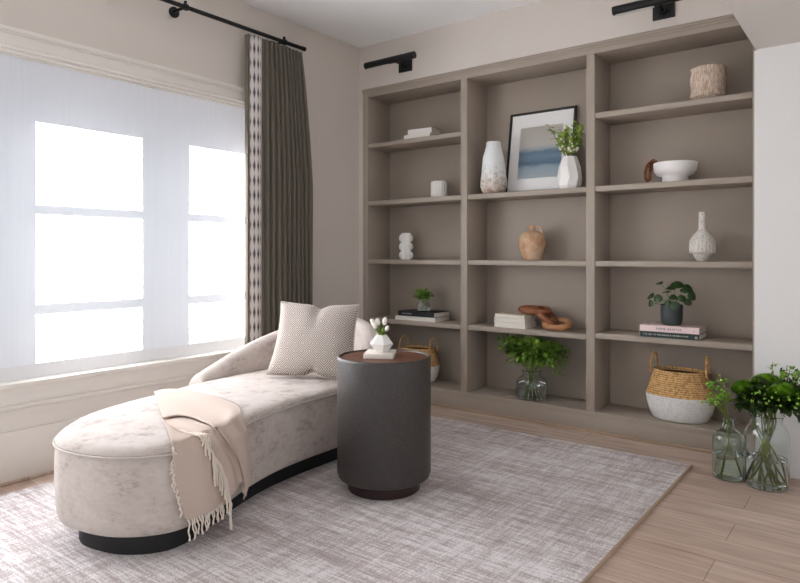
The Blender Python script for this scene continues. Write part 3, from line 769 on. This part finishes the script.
# ---------------------------------------------------------------- baskets
def basket(label, loc, sx, sy, k, rz=0):
    b_ = thing('belly_basket', label, 'basket', loc, rz, 'belly baskets in the bottom bays')
    H1, H2 = .135 * k, .265 * k
    lo = [(0, 0), (.72, 0), (.80, .008), (.90, .045), (.97, .09), (1.0, H1 / k - .004), (1.005, H1 / k)]
    up = [(1.005, H1 / k), (.97, H1 / k + .012), (.93, .17), (.875, .205), (.82, .235), (.775, .258), (.76, .268), (.735, .268), (.73, .25)]
    nf = lump(.018, 2.2, 5)
    obj('white_base', lathe(B(), [(r * 1.0, z * k) for r, z in lo], 72, sx=sx, sy=sy, fn=nf), 'white_weave', b_)
    st_ = obj('seagrass_top', lathe(B(), [(r, z * k) for r, z in up], 72, sx=sx, sy=sy, fn=nf), 'seagrass', b_)
    obj('lining', lathe(B(), [(.73, .25 * k), (.86, .19 * k), (.93, H1), (.74, .02), (0, .015)], 48, sx=sx, sy=sy), 'basket_inside', b_)
    for s in (-1, 1):
        pts = spline([(s * .80 * sx, -.05, .245 * k), (s * .79 * sx, -.048, .30 * k), (s * .77 * sx, -.025, .338 * k), (s * .76 * sx, .01, .352 * k), (s * .76 * sx, .04, .334 * k), (s * .765 * sx, .058, .30 * k), (s * .77 * sx, .06, .245 * k)], 7, False)
        bm = B(); n = len(pts)
        for ph in (0, 2.09, 4.19):
            tube(bm, [p + Vector((math.cos(i * .9 + ph) * .004, math.sin(i * .9 + ph) * .004, 0)) for i, p in enumerate(pts)], .0038, 7)
        obj('handle', bm, 'seagrass', st_)
    return b_
basket('two-tone seagrass and white belly basket at the bottom of the right bay', (2.375, .138, .129), .192, .136, 1.08)
basket('two-tone seagrass and white belly basket behind the drum table, bottom of left bay', (.478, .142, .129), .178, .134, .95)

# ---------------------------------------------------------------- plants and glass
def jar(t_, prof_out, th, water_z, g='clear_glass', seg=48):
    inn = [(max(0, r - th), max(z, th * 1.5)) for r, z in prof_out][::-1]
    bm = lathe(B(), [(0, 0)] + prof_out + inn + [(0, th * 1.5)], seg)
    obj('glass_body', bm, g, t_, 60)
    w_ = [(r, z) for r, z in inn[::-1] if z < water_z]
    rl = w_[-1][0]; rw = [(max(0, r - .0008), z + .0006) for r, z in w_] + [(rl - .0008, water_z), (0, water_z)]
    obj('water', lathe(B(), [(0, th * 1.5 + .0006)] + rw, seg), 'water', t_, 60)
def clump(bl, c, rx, ry, rz_, n, L, W, fill=.55, down=0, clip=None):
    k = 0
    while k < n:
        d = rdir(-.65); f = random.uniform(fill, 1) * (1 + .22 * noise.noise(d * 2.7 + Vector(c) * 3))
        p = Vector((c[0] + d.x * rx * f, c[1] + d.y * ry * f, c[2] + d.z * rz_ * f))
        if clip and not clip(p): k += .2; continue
        k += 1
        leaf(bl, p, d + rdir() * .6 + Vector((0, 0, .15)), rdir() * .5 + Vector((0, 0, 1)), L * random.uniform(.7, 1.25), W * random.uniform(.7, 1.2), .2, random.uniform(0, .5))
# leafy bunch in the middle bay
lv = thing('leafy_glass_vase', 'round clear glass vase of bushy green leaves at the bottom of the middle bay', 'vase', (1.445, .105, .129))
jar(lv, [(.088, 0), (.099, .006), (.103, .03), (.103, .105), (.098, .125), (.080, .142), (.062, .152), (.058, .165), (.062, .185), (.066, .19)], .004, .10)
bs = B(); bl = B()
for k in range(16):
    a = random.uniform(0, 2 * PI); tip = Vector((.17 * math.cos(a) * random.uniform(.3, 1), .10 * math.sin(a) * random.uniform(.3, 1), random.uniform(.26, .36)))
    a2 = random.uniform(0, 2 * PI); r2 = random.uniform(.01, .07)
    tube(bs, spline([(r2 * math.cos(a2), r2 * math.sin(a2), .012), (tip.x * .1, tip.y * .1, .15), (tip.x * .22, tip.y * .22, .19), tip], 5, False), .0026, 6)
inb = lambda p: p.y < .138 and p.z < .395
clump(bl, (0, -.005, .305), .175, .125, .105, 760, .036, .027, .25, clip=inb)
clump(bl, (-.15, -.01, .345), .085, .08, .06, 190, .030, .020, .3, clip=inb); clump(bl, (.145, 0, .30), .10, .08, .085, 210, .030, .020, .3, clip=inb)
for k in range(14):
    p = Vector((.20 + random.uniform(-.05, .03), random.uniform(-.04, .03), .20 + random.uniform(-.03, .05))); tube(bs, [(.13, 0, .26), p], .0015, 5); leaf(bl, p, (1, random.uniform(-.5, .5), -.2), (0, 0, 1), .03, .018)
obj('stems', bs, 'stem_green', lv); obj('leaves', bl, 'leaf_mid', lv, 60)
# little jar on the black book
BZ = SL + .030 + .036 + 3 * E1
sj = thing('small_plant_jar', 'little glass jar of green sprigs standing on the black book', 'plant', (.555, .10, BZ))
jar(sj, [(.042, 0), (.050, .006), (.052, .03), (.050, .05), (.040, .062), (.040, .072)], .003, .03, seg=32)
bs = B(); bl = B()
for k in range(12):
    a = k * 2.4; r_ = random.uniform(.02, .07); tube(bs, spline([(-.02 * math.cos(a), -.02 * math.sin(a), .008), (.01 * math.cos(a), .01 * math.sin(a), .07), (r_ * math.cos(a), r_ * math.sin(a), .115)], 4, False), .0016, 5)
clump(bl, (0, 0, .118), .074, .06, .038, 260, .022, .017, .3)
obj('stems', bs, 'stem_green', sj); obj('leaves', bl, 'leaf_mid', sj, 60)
# pilea on the pink book
PZ = RZs + .068 + 3 * E1
pp = thing('potted_pilea', 'round-leaved green plant in a dark pot on the pink book', 'plant', (2.338, .105, PZ))
obj('plant_pot', lathe(B(), [(0, 0), (.045, 0), (.054, .006), (.060, .03), (.062, .117), (.060, .12), (.056, .118), (.054, .106), (0, .104)], 48), 'dark_pot', pp)
bs = B(); bl = B()
def round_leaf(bl, p, nrm, r):
    q = Vector(nrm).normalized().to_track_quat('Z', 'Y').to_matrix().to_4x4(); mt = Matrix.Translation(p) @ q
    c = bl.verts.new(mt @ Vector((0, 0, .004))); rg = [bl.verts.new(mt @ Vector((r * math.cos(2 * PI * k / 14), r * math.sin(2 * PI * k / 14) * .88, -.004 * math.cos(4 * PI * k / 14) - .002))) for k in range(14)]
    md_ = [bl.verts.new(mt @ Vector((r * .55 * math.cos(2 * PI * k / 14), r * .5 * math.sin(2 * PI * k / 14), .003))) for k in range(14)]
    for k in range(14): bl.faces.new((c, md_[k], md_[(k + 1) % 14])); bl.faces.new((md_[k], rg[k], rg[(k + 1) % 14], md_[(k + 1) % 14]))
for (x, y, z, nx, ny, nz, r) in [(-.06, -.04, .245, -.3, -.25, .9, .028), (.03, .0, .235, .1, -.55, .7, .040), (-.01, .02, .215, 0, -.4, .8, .03), (-.115, -.02, .165, -.5, -.5, .6, .030), (-.108, -.05, .125, -.6, -.75, .1, .026), (-.062, -.06, .155, -.25, -.95, .25, .031), (.09, .0, .215, .6, -.5, .5, .036), (.115, -.01, .175, .8, -.5, .2, .034), (.10, -.04, .14, .6, -.7, .1, .026), (.035, -.07, .118, .1, -1, .15, .032), (-.005, -.065, .13, -.2, -.9, .3, .024), (.065, .03, .2, .4, -.3, .8, .03), (.02, -.05, .165, .1, -.7, .6, .024), (-.04, .03, .19, -.3, .1, .9, .028), (.05, .05, .165, .3, .4, .8, .028), (.07, -.06, .16, .5, -.8, .3, .026)]:
    tube(bs, spline([(x * .15, y * .15, .10), (x * .5, y * .4, .10 + (z - .1) * .7), (x, y, z)], 5, False), .0018, 5); round_leaf(bl, Vector((x, y, z)), (nx, ny, nz), r * .92)
obj('soil', lathe(B(), [(0, .1045), (.0535, .107), (.05, .110), (0, .112)], 32), 'soil', pp); obj('stems', bs, 'stem_dark', pp); obj('leaves', bl, 'leaf_deep', pp, 60)

# floor jars
j1 = thing('glass_bottle', 'smaller green glass bottle of thin budding twigs on the oak floor', 'vase', (2.722, -.372, 0.0005))
jar(j1, [(.058, 0), (.067, .004), (.071, .014), (.071, .185), (.066, .210), (.050, .230), (.032, .241), (.025, .252), (.024, .278), (.029, .289), (.029, .293)], .0035, .12, 'green_glass')
bs = B(); bl = B(); bb_ = B()
for k in range(9):
    a = k * 2.1; tip = Vector((random.uniform(-.12, .0), random.uniform(-.08, .01), random.uniform(.36, .48)))
    b0 = Vector((.05 * math.cos(a), .05 * math.sin(a), .01)); pts = spline([b0, (b0.x * -.15, b0.y * -.15, .22), (tip.x * .12, tip.y * .12, .295), (tip.x * .6, tip.y * .6, .32 + (tip.z - .32) * .6), tip], 6, False); tube(bs, pts, .0026, 6)
    for q in range(9):
        p = at(pts, random.uniform(.78, 1)); d = rdir(-.1); e_ = p + d * random.uniform(.012, .035); tube(bs, [p, e_], .0012, 5); ball(bb_, e_, random.uniform(.005, .0085), 1)
    for q in range(4): leaf(bl, at(pts, random.uniform(.75, 1)), rdir(0), (0, 0, 1), .026, .012)
obj('budding_twigs', merge(bs, bb_), ['stem_dark', 'bud_green'], j1); obj('leaves', bl, 'leaf_mid', j1, 60)
j2 = thing('glass_jar', 'larger clear glass jar of dense green blooms on the oak floor', 'vase', (2.890, -.388, 0.0005))
jar(j2, [(.082, 0), (.09, .004), (.094, .014), (.094, .235), (.090, .262), (.078, .285), (.068, .298), (.066, .318), (.072, .335), (.074, .338)], .004, .135)
bs = B(); bl = B(); bb_ = B()
for k in range(15):
    a = k * 2.399; r_ = .08 * math.sqrt((k + 1) / 15); b0 = Vector((r_ * math.cos(a), r_ * math.sin(a), .012)); tip = Vector((.13 * math.cos(a + 2.6) * random.uniform(.3, 1), .11 * math.sin(a + 2.6) * random.uniform(.3, 1), .44 + random.uniform(-.03, .05)))
    tube(bs, spline([b0, (b0.x * .35 + random.uniform(-.02, .02), b0.y * .35 + random.uniform(-.02, .02), .15), (-b0.x * .35 + tip.x * .12 + random.uniform(-.025, .025), -b0.y * .35 + tip.y * .12 + random.uniform(-.025, .025), .29), (tip.x * .5, tip.y * .5, .37), tip], 6, False), random.uniform(.0026, .004), 7)
wc = lambda p: p.y < .172
clump(bl, (.022, -.005, .415), .138, .13, .075, 600, .042, .027, .25, clip=wc)
clump(bl, (-.075, -.02, .385), .045, .06, .03, 70, .055, .028, .3); clump(bl, (.12, -.0, .42), .09, .10, .06, 200, .036, .02, .3, clip=wc)
blm = []
for (c, r, sq) in [((.0, .02, .470), .082, .55), ((-.09, -.03, .445), .064, .7), ((.075, -.055, .448), .078, .6), ((.15, .03, .43), .055, .7)]:
    bf = B(); n = 420
    ball(bf, c, r * .62, 2, (1, 1, sq))
    for k in range(n):
        zz = 1 - 1.35 * (k + .5) / n; rr = math.sqrt(max(0, 1 - zz * zz)); a = k * 2.39996; d = Vector((rr * math.cos(a), rr * math.sin(a), zz))
        p = Vector(c) + Vector((d.x, d.y, d.z * sq)) * r * .6; leaf(bf, p, Vector((d.x, d.y, d.z * .8 + .25)), (0, 0, 1), r * .42, .011, .3, -.15)
    blm.append(bf)
for k in range(10):
    tip = Vector((.04 + random.uniform(-.03, .10), .06 + random.uniform(-.03, .06), .53 + random.uniform(-.02, .05))); pts = spline([(.03, .04, .42), (tip.x * .8, tip.y * .8, .48), tip], 5, False); tube(bs, pts, .0018, 5)
    for q in range(6): e_ = at(pts, random.uniform(.55, 1)) + rdir() * .014; ball(bb_, e_, random.uniform(.005, .008), 1); leaf(bl, e_, rdir(0), (0, 0, 1), .02, .012)
for k in range(90):
    d = rdir(-.2); ball(bb_, (.05 + d.x * .15, -.02 + d.y * .125, .425 + d.z * .06), random.uniform(.005, .008), 1)
obj('budding_stems', merge(bs, bb_), ['stem_dark', 'bud_green'], j2); obj('leaves', bl, 'leaf_dark', j2, 60)
for bf in blm: obj('bloom', bf, 'bloom_green', j2, 60)

# ---------------------------------------------------------------- light
w = bpy.data.worlds.new('world'); C.world = w; w.use_nodes = True
w.node_tree.nodes['Background'].inputs[0].default_value = (.95, .975, 1.0, 1); w.node_tree.nodes['Background'].inputs[1].default_value = .47
def area(name, loc, rot, sx, sy, power, col=(1, 1, 1)):
    l = bpy.data.lights.new(name, 'AREA'); l.shape = 'RECTANGLE'; l.size = sx; l.size_y = sy; l.energy = power; l.color = col
    o = bpy.data.objects.new(name, l); COL.objects.link(o); o.location = loc; o.rotation_euler = rot; return o

sl_ = bpy.data.lights.new('sun', 'SUN'); sl_.energy = 25; sl_.angle = math.radians(.5); sl_.color = (1, .995, .985)
so_ = bpy.data.objects.new('sun', sl_); COL.objects.link(so_); so_.location = (-4, -2.6, 3); so_.rotation_euler = (0, math.radians(-84), 0)

C.view_settings.view_transform = 'Standard'; C.view_settings.look = 'None'; C.view_settings.gamma = 1; C.view_settings.use_curve_mapping = False
C.view_settings.exposure = 1.31
C.cycles.use_denoising = True; C.cycles.sample_clamp_indirect = 4; C.cycles.max_bounces = 12; C.cycles.diffuse_bounces = 6; C.cycles.transparent_max_bounces = 12
